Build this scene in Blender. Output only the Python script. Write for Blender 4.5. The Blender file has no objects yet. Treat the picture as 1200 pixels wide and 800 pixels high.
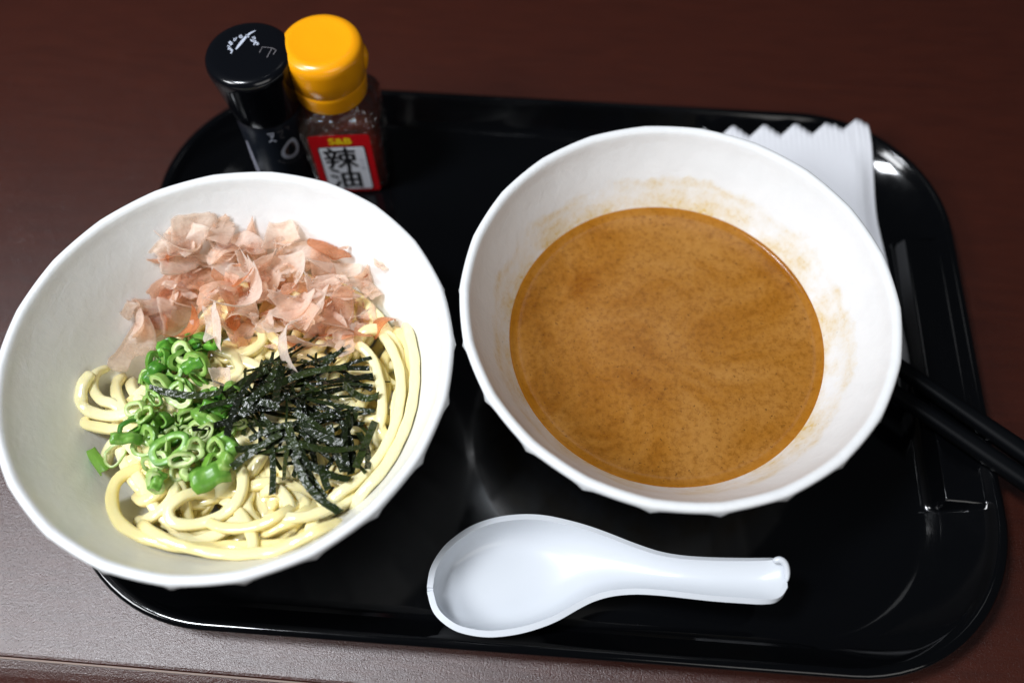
import bpy, math, random
import numpy as np
from mathutils import Vector, Matrix

random.seed(7)
rng = np.random.default_rng(7)
S = bpy.context.scene
COL = S.collection

# ------------------------------------------------------------------ camera
F_PX, CX, CY = 1021.6, 600.0, 400.0            # focal length in pixels of the 1200x800 frame
CAM_H, PITCH = 0.4086, 1.1002
cd = bpy.data.cameras.new('camera')
cam = bpy.data.objects.new('camera', cd); COL.objects.link(cam)
cam.location = (0, 0, CAM_H)
cam.rotation_euler = (math.pi/2 - PITCH, 0, 0)
cam.rotation_mode = 'XYZ'
cam.rotation_euler.rotate_axis('Z', 0.0038)
cd.sensor_width = 36; cd.lens = F_PX/1200*36
cd.clip_start = 0.01; cd.clip_end = 50
cd.dof.use_dof = True; cd.dof.focus_distance = 0.386; cd.dof.aperture_fstop = 3.4
S.camera = cam
S.render.resolution_x, S.render.resolution_y = 1024, 682

# ------------------------------------------------------------------ light
w = bpy.data.worlds.new('World'); S.world = w; w.use_nodes = True
bg = w.node_tree.nodes['Background']
bg.inputs[0].default_value = (0.80, 0.88, 1.0, 1); bg.inputs[1].default_value = 0.035

def area(name, loc, target, size, size_y, power, color):
    ld = bpy.data.lights.new(name, 'AREA'); ld.shape = 'RECTANGLE'
    ld.size, ld.size_y, ld.energy, ld.color = size, size_y, power, color
    o = bpy.data.objects.new(name, ld); COL.objects.link(o)
    o.location = loc
    o.rotation_euler = (Vector(target) - Vector(loc)).to_track_quat('-Z', 'Y').to_euler()
    return o
area('window_light', (-1.04, -0.20, 1.06), (0.0, 0.2, 0.05), 0.40, 0.40, 13.5, (0.95, 0.97, 1.0))
area('ceiling_lamp', (-0.60, 0.14, 1.34), (-0.1, 0.1, 0.0), 0.22, 0.22, 18.0, (0.90, 0.94, 1.0))
area('far_lamp', (0.35, 1.15, 1.9), (0.0, 0.2, 0.0), 0.4, 0.25, 0.25, (0.95, 0.97, 1.0))

area('room_fill', (0.75, -1.15, 1.05), (0.0, 0.2, 0.05), 1.1, 0.9, 7.0, (1.0, 0.98, 0.95))  # broad fill added behind the camera to lift the shaded bowl walls
# two lamps added only for their spot and strip glints in the tray floor
area('added_glint_spot', (-0.0625, 0.5321, 1.10), (-0.0625, 0.5320, 0.0), 0.014, 0.014, 0.012, (0.95, 0.97, 1.0))
strip = area('added_glint_strip', (-0.0333, 0.4392, 1.10), (-0.0333, 0.4392, 0.0), 0.070, 0.014, 0.022, (0.85, 0.92, 1.0))
strip.rotation_euler = (0, 0, math.atan2(-0.0615, 0.0324))

S.view_settings.view_transform = 'Standard'
S.view_settings.look = 'None'
S.view_settings.exposure = 0.0; S.view_settings.gamma = 1.0
S.view_settings.use_curve_mapping = False
try:
    S.cycles.use_denoising = True
    S.cycles.max_bounces = 10
    S.cycles.transparent_max_bounces = 12
    S.cycles.sample_clamp_indirect = 4
    S.cycles.caustics_reflective = False
    S.cycles.caustics_refractive = False
except Exception:
    pass

# ------------------------------------------------------------------ helpers
_f = Vector((0, math.cos(PITCH), -math.sin(PITCH)))
_r0 = Vector((1, 0, 0)); _u0 = _r0.cross(_f)
_c, _s = math.cos(0.0038), math.sin(0.0038)
_R = _c*_r0 + _s*_u0; _U = -_s*_r0 + _c*_u0
def at(px, py, z):
    """the point of the place at height z that the survey of the photograph gives"""
    d = (px-CX)/F_PX*_R - (py-CY)/F_PX*_U + _f
    t = (z-CAM_H)/d.z
    return Vector((d.x*t, d.y*t, z))

def survey(p):
    d = Vector(p)-Vector((0, 0, CAM_H)); k = d.dot(_f)
    return CX+F_PX*d.dot(_R)/k, CY-F_PX*d.dot(_U)/k
def link(name, verts, faces, mat=None, parent=None, smooth=True, loc=None):
    me = bpy.data.meshes.new(name)
    me.from_pydata([tuple(v) for v in verts], [], [tuple(f) for f in faces])
    me.validate(); me.update()
    if smooth:
        me.polygons.foreach_set('use_smooth', [True]*len(me.polygons))
    o = bpy.data.objects.new(name, me); COL.objects.link(o)
    if mat: me.materials.append(mat)
    if parent: o.parent = parent
    if loc is not None: o.location = loc
    return o
def empty(name, loc, rz=0):
    o = bpy.data.objects.new(name, None); COL.objects.link(o)
    o.location = loc; o.rotation_euler = (0, 0, rz); o.empty_display_size = 0.02
    return o
def tag(o, label, cat, group=None, kind=None):
    o['label'] = label; o['category'] = cat
    if group: o['group'] = group
    if kind: o['kind'] = kind
    return o
def grid_faces(nu, nv, wrap_u=False, flip=False):
    """vertices are stored row by row: index = v*nu + u"""
    out = []
    for v in range(nv-1):
        for u in range(nu if wrap_u else nu-1):
            a, b = v*nu+u, v*nu+(u+1) % nu
            f = (a, b, b+nu, a+nu)
            out.append(f[::-1] if flip else f)
    return out
def lathe(profile, n=64):
    """closed-ended lathe around z, profile list of (r, z)"""
    V = []
    for r, z in profile:
        for i in range(n):
            a = 2*math.pi*i/n
            V.append((r*math.cos(a), r*math.sin(a), z))
    Fc = grid_faces(n, len(profile), True)
    b = len(V); V.append((0, 0, profile[0][1])); V.append((0, 0, profile[-1][1]))
    m = (len(profile)-1)*n
    for i in range(n):
        Fc.append((b, (i+1) % n, i)); Fc.append((b+1, m+i, m+(i+1) % n))
    return V, Fc
def rrect(hw, hd, R, nc=16, ys=None, xs=None):
    """rounded rectangle, counter clockwise; ys / xs: fractions of the straight sides that get a vertex"""
    ys = ys or [0.0]; xs = xs or [0.0]
    P = []
    def arc(cx, cy, a0):
        for k in range(nc+1):
            a = a0 + math.pi/2*k/nc
            P.append((cx+R*math.cos(a), cy+R*math.sin(a)))
    arc(hw-R, -hd+R, -math.pi/2)
    for y in ys: P.append((hw, y))
    arc(hw-R, hd-R, 0)
    for x in xs[::-1]: P.append((x, hd))
    arc(-hw+R, hd-R, math.pi/2)
    for y in ys[::-1]: P.append((-hw, y))
    arc(-hw+R, -hd+R, math.pi)
    for x in xs: P.append((x, -hd))
    return P
def catmull(pts, step):
    P = [np.array(p, float) for p in pts]
    P = [2*P[0]-P[1]] + P + [2*P[-1]-P[-2]]
    out = []
    for i in range(1, len(P)-2):
        p0, p1, p2, p3 = P[i-1:i+3]
        n = max(2, int(np.linalg.norm(p2-p1)/step))
        for k in range(n):
            t = k/n
            out.append(0.5*((2*p1)+(-p0+p2)*t+(2*p0-5*p1+4*p2-p3)*t*t+(-p0+3*p1-3*p2+p3)*t**3))
    out.append(P[-2])
    return np.array(out)

# ------------------------------------------------------------------ materials
class NT:
    def __init__(self, name):
        self.m = bpy.data.materials.new(name); self.m.use_nodes = True
        self.t = self.m.node_tree; self.b = self.t.nodes['Principled BSDF']
        self.out = self.t.nodes['Material Output']
    def n(self, typ, **kw):
        o = self.t.nodes.new(typ)
        for k, v in kw.items(): setattr(o, k, v)
        return o
    def l(self, a, b): self.t.links.new(a, b)
    def coords(self, scale=(1, 1, 1), kind='Object'):
        tc = self.n('ShaderNodeTexCoord'); mp = self.n('ShaderNodeMapping')
        mp.inputs['Scale'].default_value = scale
        self.l(tc.outputs[kind], mp.inputs[0]); return mp.outputs[0]
    def noise(self, vec, scale, detail=4, rough=0.6, dist=0.0):
        x = self.n('ShaderNodeTexNoise'); x.inputs['Scale'].default_value = scale
        x.inputs['Detail'].default_value = detail; x.inputs['Roughness'].default_value = rough
        x.inputs['Distortion'].default_value = dist
        self.l(vec, x.inputs['Vector']); return x.outputs['Fac']
    def ramp(self, fac, stops):
        r = self.n('ShaderNodeValToRGB'); e = r.color_ramp.elements
        while len(e) < len(stops): e.new(0.5)
        for el, (p, c) in zip(e, stops):
            el.position = p; el.color = (*c, 1) if len(c) == 3 else c
        self.l(fac, r.inputs[0]); return r.outputs[0]
    def mix(self, fac, a, b, mode='MIX'):
        x = self.n('ShaderNodeMix', data_type='RGBA', blend_type=mode)
        for s, v in ((0, fac), (6, a), (7, b)):
            if hasattr(v, 'is_linked') or hasattr(v, 'links'): self.l(v, x.inputs[s])
            else: x.inputs[s].default_value = v if s == 0 else (*v, 1)
        return x.outputs[2]
    def math(self, op, a, b=0.0):
        x = self.n('ShaderNodeMath', operation=op)
        for i, v in enumerate((a, b)):
            if hasattr(v, 'links'): self.l(v, x.inputs[i])
            else: x.inputs[i].default_value = v
        return x.outputs[0]
    def bump(self, h, strength, dist):
        x = self.n('ShaderNodeBump'); x.inputs['Strength'].default_value = strength
        x.inputs['Distance'].default_value = dist
        self.l(h, x.inputs['Height']); self.l(x.outputs[0], self.b.inputs['Normal'])
    def set(self, **kw):
        names = dict(col='Base Color', rough='Roughness', ior='IOR', spec='Specular IOR Level', coat='Coat Weight', coatr='Coat Roughness',
                     trans='Transmission Weight', sss='Subsurface Weight', sssr='Subsurface Radius', ssss='Subsurface Scale', metal='Metallic', alpha='Alpha')
        for k, v in kw.items():
            i = self.b.inputs[names[k]]
            if hasattr(v, 'links'): self.l(v, i)
            elif k == 'col': i.default_value = (*v, 1)
            else: i.default_value = v
        return self

def m_simple(name, col, rough, **kw):
    return NT(name).set(col=col, rough=rough, **kw).m

def m_table():
    a = NT('dark_laminate'); c = a.coords()
    g = a.noise(a.coords((3, 26, 3)), 9.0, 6, 0.65, 0.4)
    col = a.ramp(g, [(0.3, (0.031, 0.0049, 0.0017)), (0.7, (0.046, 0.0080, 0.0028))])
    a.set(col=col, rough=0.40, spec=0.9)
    h1 = a.noise(c, 1900.0, 3, 0.6); h2 = a.noise(c, 900.0, 2, 0.5)
    h = a.math('ADD', h1, a.math('MULTIPLY', h2, 0.8))
    a.l(a.ramp(h1, [(0.3, (0.25,)*3), (0.7, (0.36,)*3)]), a.b.inputs['Roughness'])
    a.bump(h, 0.75, 0.00024)
    return a.m
def m_porcelain(stained):
    a = NT('stained_white_melamine' if stained else 'white_melamine'); c = a.coords()
    n1 = a.noise(c, 95.0, 5, 0.6, 0.6)
    base = a.ramp(n1, [(0.35, (0.775, 0.785, 0.785)), (0.65, (0.805, 0.815, 0.815))])
    if stained:
        sp = a.n('ShaderNodeSeparateXYZ'); a.l(c, sp.inputs[0])
        z = sp.outputs[2]
        wob = a.math('MULTIPLY', a.math('SUBTRACT', a.noise(c, 38.0, 4, 0.6), 0.5), 0.022)
        zz = a.math('ADD', z, wob)
        band = a.ramp(a.math('MULTIPLY', a.math('SUBTRACT', zz, 0.040), 28.0),
                      [(0.0, (1, 1, 1)), (0.18, (0.75,)*3), (0.30, (0.40,)*3), (0.40, (0.70,)*3), (0.50, (0, 0, 0))])
        sp1 = a.ramp(a.noise(c, 430.0, 5, 0.72), [(0.46, (0, 0, 0)), (0.74, (1, 1, 1))])
        big = a.ramp(a.noise(c, 60.0, 4, 0.6), [(0.34, (0, 0, 0)), (0.64, (1, 1, 1))])
        k = a.math('MULTIPLY', a.math('MULTIPLY', band, sp1), big)
        film = a.math('MULTIPLY', a.math('MULTIPLY', band, big), 0.55)
        k = a.math('MINIMUM', a.math('ADD', a.math('MULTIPLY', k, 0.70), film), 1.0)
        base = a.mix(k, base, (0.66, 0.46, 0.13))
        dots = a.ramp(a.noise(c, 700.0, 2, 0.5), [(0.735, (0, 0, 0)), (0.76, (1, 1, 1))])
        base = a.mix(a.math('MULTIPLY', a.math('MULTIPLY', dots, band), 0.8), base, (0.10, 0.05, 0.02))
    a.set(col=base, rough=0.27, spec=0.4)
    h = a.math('ADD', a.noise(c, 120.0, 4, 0.6, 0.5), a.math('MULTIPLY', a.noise(c, 420.0, 3, 0.6), 0.25))
    a.bump(h, 0.28, 0.0009)
    return a.m
def m_soup():
    a = NT('sesame_broth'); c = a.coords()
    n1 = a.noise(c, 21.0, 7, 0.60, 0.9); n2 = a.noise(c, 390.0, 5, 0.75); n3 = a.noise(c, 620.0, 3, 0.6)
    col = a.ramp(n1, [(0.33, (0.225, 0.076, 0.004)), (0.46, (0.300, 0.121, 0.015)), (0.64, (0.352, 0.160, 0.033))])
    fine = a.ramp(n2, [(0.34, (0.68, 0.61, 0.50)), (0.50, (1.0,)*3), (0.66, (1.14, 1.18, 1.26))])
    col = a.mix(0.85, col, fine, 'MULTIPLY')
    specks = a.ramp(n3, [(0.645, (0, 0, 0)), (0.685, (1, 1, 1))])
    col = a.mix(a.math('MULTIPLY', specks, 0.75), col, (0.075, 0.028, 0.008))
    # film of orange oil that thins out at the wall
    sp = a.n('ShaderNodeSeparateXYZ'); a.l(c, sp.inputs[0])
    r = a.math('SQRT', a.math('ADD', a.math('MULTIPLY', sp.outputs[0], sp.outputs[0]), a.math('MULTIPLY', sp.outputs[1], sp.outputs[1])))
    rr = a.math('ADD', r, a.math('MULTIPLY', a.math('SUBTRACT', a.noise(c, 70.0, 3, 0.6), 0.5), 0.006))
    edge = a.ramp(a.math('MULTIPLY', a.math('SUBTRACT', rr, 0.064), 100.0), [(0.40, (0, 0, 0)), (1.0, (1, 1, 1))])
    col = a.mix(a.math('MULTIPLY', edge, 0.65), col, (0.36, 0.130, 0.004))
    a.set(col=col, rough=0.16, spec=0.5, sss=0.08, ssss=0.003, sssr=(1.0, 0.5, 0.2))
    a.bump(a.math('ADD', n2, a.math('MULTIPLY', n1, 0.7)), 0.10, 0.0006)
    return a.m
def m_noodle():
    a = NT('udon'); c = a.coords()
    oi = a.n('ShaderNodeObjectInfo')
    n1 = a.noise(c, 120.0, 3, 0.6)
    v = a.math('ADD', a.math('MULTIPLY', oi.outputs['Random'], 0.6), a.math('MULTIPLY', n1, 0.4))
    col = a.ramp(v, [(0.1, (0.92, 0.77, 0.34)), (0.8, (0.95, 0.86, 0.52))])
    a.set(col=col, rough=0.17, spec=0.6, sss=0.30, ssss=0.004, sssr=(1.0, 0.8, 0.35))
    a.bump(a.noise(c, 480.0, 3, 0.6), 0.16, 0.0005)
    return a.m
def m_nori():
    a = NT('nori'); c = a.coords()
    oi = a.n('ShaderNodeObjectInfo')
    n1 = a.noise(c, 900.0, 3, 0.65)
    v = a.math('ADD', a.math('MULTIPLY', oi.outputs['Random'], 0.5), a.math('MULTIPLY', n1, 0.5))
    col = a.ramp(v, [(0.25, (0.005, 0.008, 0.002)), (0.55, (0.014, 0.024, 0.005)), (0.85, (0.048, 0.070, 0.014))])
    # crinkles: little polished facets, more of them on some strips than on others
    fac = a.n('ShaderNodeTexVoronoi'); fac.inputs['Scale'].default_value = 950.0; a.l(c, fac.inputs['Vector'])
    sx = a.n('ShaderNodeSeparateColor'); a.l(fac.outputs['Color'], sx.inputs[0])
    thr = a.math('ADD', sx.outputs[0], a.math('MULTIPLY', oi.outputs['Random'], 0.35))
    shiny = a.ramp(thr, [(0.66, (0, 0, 0)), (0.74, (1, 1, 1))])
    a.l(a.ramp(shiny, [(0.0, (0.50,)*3), (1.0, (0.20,)*3)]), a.b.inputs['Roughness'])
    a.l(a.ramp(shiny, [(0.0, (0.12,)*3), (1.0, (1.0,)*3)]), a.b.inputs['Specular IOR Level'])
    a.set(col=col)
    a.bump(a.math('ADD', a.noise(c, 420.0, 1, 0.5), a.math('MULTIPLY', a.noise(c, 1300.0, 2, 0.6), 0.5)), 0.60, 0.0011)
    tr = a.n('ShaderNodeBsdfTranslucent'); tr.inputs[0].default_value = (0.08, 0.11, 0.012, 1)
    mx = a.n('ShaderNodeMixShader'); mx.inputs[0].default_value = 0.20
    a.l(a.b.outputs[0], mx.inputs[1]); a.l(tr.outputs[0], mx.inputs[2]); a.l(mx.outputs[0], a.out.inputs[0])
    return a.m
def m_scallion():
    a = NT('scallion'); c = a.coords()
    oi = a.n('ShaderNodeObjectInfo')
    at_ = a.n('ShaderNodeAttribute', attribute_name='depth_in_wall')
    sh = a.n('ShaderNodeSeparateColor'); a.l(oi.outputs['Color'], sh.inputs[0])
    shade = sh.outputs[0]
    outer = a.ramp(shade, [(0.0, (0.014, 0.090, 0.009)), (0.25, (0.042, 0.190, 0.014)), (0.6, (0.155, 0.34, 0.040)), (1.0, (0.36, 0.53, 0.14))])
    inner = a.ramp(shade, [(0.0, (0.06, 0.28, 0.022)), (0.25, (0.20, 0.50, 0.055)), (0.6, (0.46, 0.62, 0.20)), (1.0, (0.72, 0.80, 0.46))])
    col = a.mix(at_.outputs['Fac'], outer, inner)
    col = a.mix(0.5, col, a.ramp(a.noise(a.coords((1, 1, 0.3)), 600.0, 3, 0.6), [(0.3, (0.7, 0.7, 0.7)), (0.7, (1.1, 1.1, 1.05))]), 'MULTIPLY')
    a.set(col=col, rough=0.30, spec=0.4, sss=0.12, ssss=0.0015, sssr=(0.5, 1.0, 0.25))
    a.bump(a.noise(c, 700.0, 2, 0.5), 0.15, 0.0004)
    return a.m
def m_bonito():
    a = NT('bonito'); c = a.coords()
    oi = a.n('ShaderNodeObjectInfo')
    n1 = a.noise(a.coords((1, 7, 1)), 130.0, 6, 0.7, 0.4); n2 = a.noise(c, 75.0, 5, 0.65)
    v = a.math('ADD', a.math('MULTIPLY', a.math('POWER', oi.outputs['Random'], 1.5), 0.72), a.math('MULTIPLY', n2, 0.34))
    col = a.ramp(v, [(0.20, (0.97, 0.93, 0.88)), (0.52, (0.96, 0.86, 0.78)), (0.68, (0.90, 0.66, 0.52)), (0.80, (0.78, 0.38, 0.19)), (0.92, (0.55, 0.18, 0.05))])
    col = a.mix(0.55, col, a.ramp(n1, [(0.32, (0.84, 0.72, 0.66)), (0.50, (1.0, 0.98, 0.96)), (0.68, (1.08, 1.06, 1.04))]), 'MULTIPLY')
    a.set(col=col, rough=0.22, spec=0.75)
    a.bump(n1, 0.45, 0.0010)
    tr = a.n('ShaderNodeBsdfTranslucent'); a.l(col, tr.inputs[0])
    mx = a.n('ShaderNodeMixShader'); mx.inputs[0].default_value = 0.42
    a.l(a.b.outputs[0], mx.inputs[1]); a.l(tr.outputs[0], mx.inputs[2])
    tp = a.n('ShaderNodeBsdfTransparent'); tp.inputs[0].default_value = (0.99, 0.88, 0.79, 1)
    m2 = a.n('ShaderNodeMixShader')
    lw = a.n('ShaderNodeLayerWeight'); lw.inputs[0].default_value = 0.42
    thin = a.math('SUBTRACT', 1.0, lw.outputs['Facing'])
    a.l(a.math('MULTIPLY', a.ramp(n2, [(0.30, (0.48,)*3), (0.64, (0.92,)*3)]), thin), m2.inputs[0])
    a.l(mx.outputs[0], m2.inputs[1]); a.l(tp.outputs[0], m2.inputs[2])
    a.l(m2.outputs[0], a.out.inputs[0])
    return a.m
def m_tray():
    a = NT('black_lacquer_plastic'); c = a.coords()
    a.set(col=(0.0016, 0.0018, 0.0023), rough=0.10, spec=0.42)
    a.l(a.ramp(a.noise(c, 55.0, 6, 0.7), [(0.35, (0.07,)*3), (0.75, (0.15,)*3)]), a.b.inputs['Roughness'])
    return a.m

M = dict(
    table=m_table(), bowl=m_porcelain(False), soupbowl=m_porcelain(True), soup=m_soup(), noodle=m_noodle(), nori=m_nori(),
    scallion=m_scallion(), bonito=m_bonito(), tray=m_tray(),
    edge=m_simple('edge_band', (0.16, 0.10, 0.07), 0.5),
    spoon=NT('spoon_melamine').set(col=(0.62, 0.65, 0.69), rough=0.24, spec=0.45).m,
    stick=m_simple('black_chopstick', (0.0018, 0.0022, 0.003), 0.50, spec=0.14),
    blackcap=m_simple('black_cap_plastic', (0.0025, 0.003, 0.0045), 0.16, spec=0.5),
    blacklabel=m_simple('black_film', (0.008, 0.011, 0.017), 0.33, spec=0.5),
    orange=NT('orange_plastic').set(col=(0.90, 0.36, 0.004), rough=0.24, spec=0.5, sss=0.15, ssss=0.004, sssr=(1, 0.4, 0.05)).m,
    red=m_simple('label_red', (0.50, 0.006, 0.010), 0.30),
    white=m_simple('label_white', (0.72, 0.74, 0.80), 0.4),
    ink=m_simple('label_ink', (0.010, 0.010, 0.012), 0.4),
    yellow=m_simple('label_yellow', (0.80, 0.58, 0.010), 0.4),
    blueink=m_simple('label_faint_ink', (0.30, 0.32, 0.42), 0.4),
    silver=m_simple('print_silver', (0.50, 0.54, 0.64), 0.35),
    dimsilver=m_simple('print_grey', (0.16, 0.15, 0.16), 0.4),
    pepper=m_simple('pepper_brown', (0.075, 0.042, 0.036), 0.6),
    palestrip=m_simple('pale_lavender', (0.50, 0.50, 0.60), 0.35),
)
def m_paper():
    a = NT('white_wrapper'); c = a.coords()
    a.set(col=(0.84, 0.85, 0.89), rough=0.42, spec=0.4)
    a.bump(a.noise(c, 60.0, 4, 0.6, 0.4), 0.25, 0.0012)
    tr = a.n('ShaderNodeBsdfTranslucent'); tr.inputs[0].default_value = (0.84, 0.85, 0.89, 1)
    mx = a.n('ShaderNodeMixShader'); mx.inputs[0].default_value = 0.15
    a.l(a.b.outputs[0], mx.inputs[1]); a.l(tr.outputs[0], mx.inputs[2]); a.l(mx.outputs[0], a.out.inputs[0])
    return a.m
M['paper'] = m_paper()
def m_glass():
    a = NT('thin_clear_glass')
    tp = a.n('ShaderNodeBsdfTransparent'); tp.inputs[0].default_value = (0.93, 0.86, 0.80, 1)
    gl = a.n('ShaderNodeBsdfGlossy'); gl.inputs['Roughness'].default_value = 0.04
    fr = a.n('ShaderNodeFresnel'); fr.inputs[0].default_value = 1.5
    df = a.n('ShaderNodeBsdfDiffuse'); df.inputs[0].default_value = (0.55, 0.40, 0.32, 1)
    m0 = a.n('ShaderNodeMixShader'); m0.inputs[0].default_value = 0.05
    a.l(tp.outputs[0], m0.inputs[1]); a.l(df.outputs[0], m0.inputs[2])
    mx = a.n('ShaderNodeMixShader'); a.l(a.math('MULTIPLY', fr.outputs[0], 2.0), mx.inputs[0])
    a.l(m0.outputs[0], mx.inputs[1]); a.l(gl.outputs[0], mx.inputs[2])
    a.bump(a.noise(a.coords(), 170.0, 2, 0.5), 0.9, 0.006)
    for l_ in list(a.b.inputs['Normal'].links): a.l(l_.from_socket, gl.inputs['Normal'])
    a.l(mx.outputs[0], a.out.inputs[0])
    return a.m
M['glass'] = m_glass()
def m_oil():
    a = NT('red_chili_oil'); a.set(col=(0.70, 0.030, 0.005), rough=0.12, spec=0.5)
    tr = a.n('ShaderNodeBsdfTranslucent'); tr.inputs[0].default_value = (0.95, 0.10, 0.015, 1)
    mx = a.n('ShaderNodeMixShader'); mx.inputs[0].default_value = 0.7
    a.l(a.b.outputs[0], mx.inputs[1]); a.l(tr.outputs[0], mx.inputs[2]); a.l(mx.outputs[0], a.out.inputs[0])
    return a.m
M['oil'] = m_oil()

# ------------------------------------------------------------------ table
TABLE_ROT = math.radians(-4.3)
t_edge = at(180, 783.5, 0)
def build_table():
    root = empty('table', (t_edge.x, t_edge.y, 0), TABLE_ROT)
    prof = [(0.0, 0.0)]
    V, Fc = [], []
    x0, x1, yb = -1.3, 1.6, 1.5
    pr = [(yb, 0.0), (0.0015, 0.0), (0.0006, -0.0003), (0.0, -0.0010)]
    pr += [(yb, -0.03)]
    pr = [(yb, 0.0), (0.0016, 0.0), (0.0005, -0.0004), (0.0, -0.0014), (0.0, -0.028), (yb, -0.028)]
    for x in (x0, x1):
        for y, z in pr: V.append((x, y, z))
    n = len(pr)
    for i in range(n):
        j = (i+1) % n
        Fc.append((i, j, n+j, n+i))
    Fc.append(tuple(range(n))[::-1]); Fc.append(tuple(range(n, 2*n)))
    top = link('top', V, Fc, M['table'], root, smooth=False)
    # the rounded nosing in front of the thin pale joint line
    pr = [(-0.0009, -0.0030)]
    for k in range(13):
        a = math.radians(108 + 60*k/12); a0 = math.radians(108)
        pr.append((-0.0010+0.040*(math.cos(a)-math.cos(a0)), -0.0030+0.040*(math.sin(a)-math.sin(a0))))
    pr.append((-0.0009, -0.045))
    V, Fc = [], []
    for x in (x0, x1):
        for y, z in pr: V.append((x, y, z))
    n = len(pr)
    for i in range(n):
        j = (i+1) % n
        Fc.append((i, j, n+j, n+i))
    Fc.append(tuple(range(n))[::-1]); Fc.append(tuple(range(n, 2*n)))
    link('front_edge', V, Fc, M['table'], root, smooth=False)
    V = [(x, y, z) for x in (x0, x1) for y, z in ((-0.0009, -0.0009), (-0.0001, -0.0009), (-0.0001, -0.02), (-0.0009, -0.02))]
    link('joint_strip', V, [(0, 1, 5, 4), (1, 2, 6, 5), (2, 3, 7, 6), (3, 0, 4, 7), (3, 2, 1, 0), (4, 5, 6, 7)], M['edge'], root, smooth=False)
    tag(root, 'dark brown laminate table with fine pebbled sheen under the black tray', 'table')
build_table()

# ------------------------------------------------------------------ tray
TX, TY, TH = 0.0159, 0.2031, -0.0677
def tray_pt(x, y, z):
    c, s = math.cos(TH), math.sin(TH)
    return Vector((TX+c*x-s*y, TY+s*x+c*y, z))
FLOOR = 0.0042
def build_tray():
    g = 0.0775
    ys = [-0.0845, -0.0825, -0.0805, -g-0.0015, -g, -g+0.0015, -0.068, -0.045, -0.02, 0.0, 0.02, 0.045, 0.068, g-0.0015, g, g+0.0015, 0.0805, 0.0825, 0.0845]
    ys = [y for y in ys if abs(y) < 0.0750 or abs(abs(y)-g) < 0.002]
    ys = [-0.0755, -0.0742, -0.0728, -0.0712, -0.06, -0.04, -0.02, 0, 0.02, 0.04, 0.06, 0.0712, 0.0728, 0.0742, 0.0755]
    xs = [-0.12, -0.08, -0.04, 0, 0.04, 0.08, 0.12]
    #            hw      hd      R      z        grip z
    rings = [(0.1850, 0.1300, 0.060, 0.0000, None), (0.1950, 0.1385, 0.066, 0.0000, None), (0.1985, 0.1415, 0.068, 0.0015, None),
             (0.2100, 0.1490, 0.073, 0.0150, None), (0.2140, 0.1525, 0.0755, 0.0160, None), (0.2153, 0.1538, 0.0768, 0.0168, None), (0.2155, 0.1540, 0.077, 0.0180, None),
             (0.2150, 0.1535, 0.0767, 0.0192, None), (0.2138, 0.1525, 0.076, 0.0199, None), (0.2120, 0.1508, 0.075, 0.0199, None), (0.2106, 0.1496, 0.074, 0.0192, None),
             (0.2088, 0.1484, 0.073, 0.0172, 0.0176), (0.2070, 0.1474, 0.072, 0.0155, 0.0166),
             (0.2000, 0.1446, 0.069, 0.0112, 0.0163), (0.1925, 0.1420, 0.066, 0.0080, 0.0163), (0.1908, 0.1414, 0.0655, 0.0073, 0.0163), (0.1902, 0.1412, 0.0652, 0.0071, 0.0158),
             (0.1880, 0.1403, 0.0642, 0.0064, 0.0072), (0.1850, 0.1390, 0.063, 0.0053, 0.0055), (0.1825, 0.1375, 0.062, 0.0044, 0.0044), (0.1795, 0.1350, 0.060, FLOOR, None)]
    V = []; n = None
    for hw, hd, R, z, gz in rings:
        P = rrect(hw, hd, R, 18, ys, xs); n = len(P)
        for x, y in P:
            zz = z
            if gz is not None:
                k = min(1, max(0, (0.0749-abs(y))/0.0030)); k = k*k*(3-2*k)
                if abs(x) > 0.17: zz = z+(gz-z)*k
            V.append((x, y, zz))
    Fc = grid_faces(n, len(rings), True)
    Fc.append(tuple(range(n))[::-1])
    Fc.append(tuple(range((len(rings)-1)*n, len(rings)*n)))
    o = link('serving_tray', V, Fc, M['tray'], None, True, (TX, TY, 0.0004))
    o.rotation_euler = (0, 0, TH)
    md = o.modifiers.new('weighted', 'WEIGHTED_NORMAL')
    tag(o, 'glossy black plastic serving tray with rounded corners holding both bowls', 'tray')
build_tray()

# ------------------------------------------------------------------ bowls
NRIB = 22
INNER = [(0.0, 0.0105), (0.018, 0.0105), (0.034, 0.0112), (0.044, 0.0135), (0.052, 0.0175), (0.0590, 0.0235), (0.0650, 0.0300), (0.0695, 0.0370), (0.0738, 0.0450), (0.0775, 0.0525),
         (0.0810, 0.0600), (0.0845, 0.0675), (0.0878, 0.0745), (0.0897, 0.0795), (0.0904, 0.0818)]
LIP = [(0.0912, 0.0832), (0.0924, 0.0839), (0.0937, 0.0838), (0.0945, 0.0832), (0.0950, 0.0820)]
OUTER = [(0.0949, 0.0790), (0.0932, 0.0735), (0.0900, 0.0660), (0.0860, 0.0575), (0.0815, 0.0480), (0.0765, 0.0390), (0.0700, 0.0300), (0.0615, 0.0215), (0.0510, 0.0150), (0.0440, 0.0120), (0.0425, 0.0105), (0.0420, 0.0),
         (0.0385, 0.0), (0.0380, 0.0050)]
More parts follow.
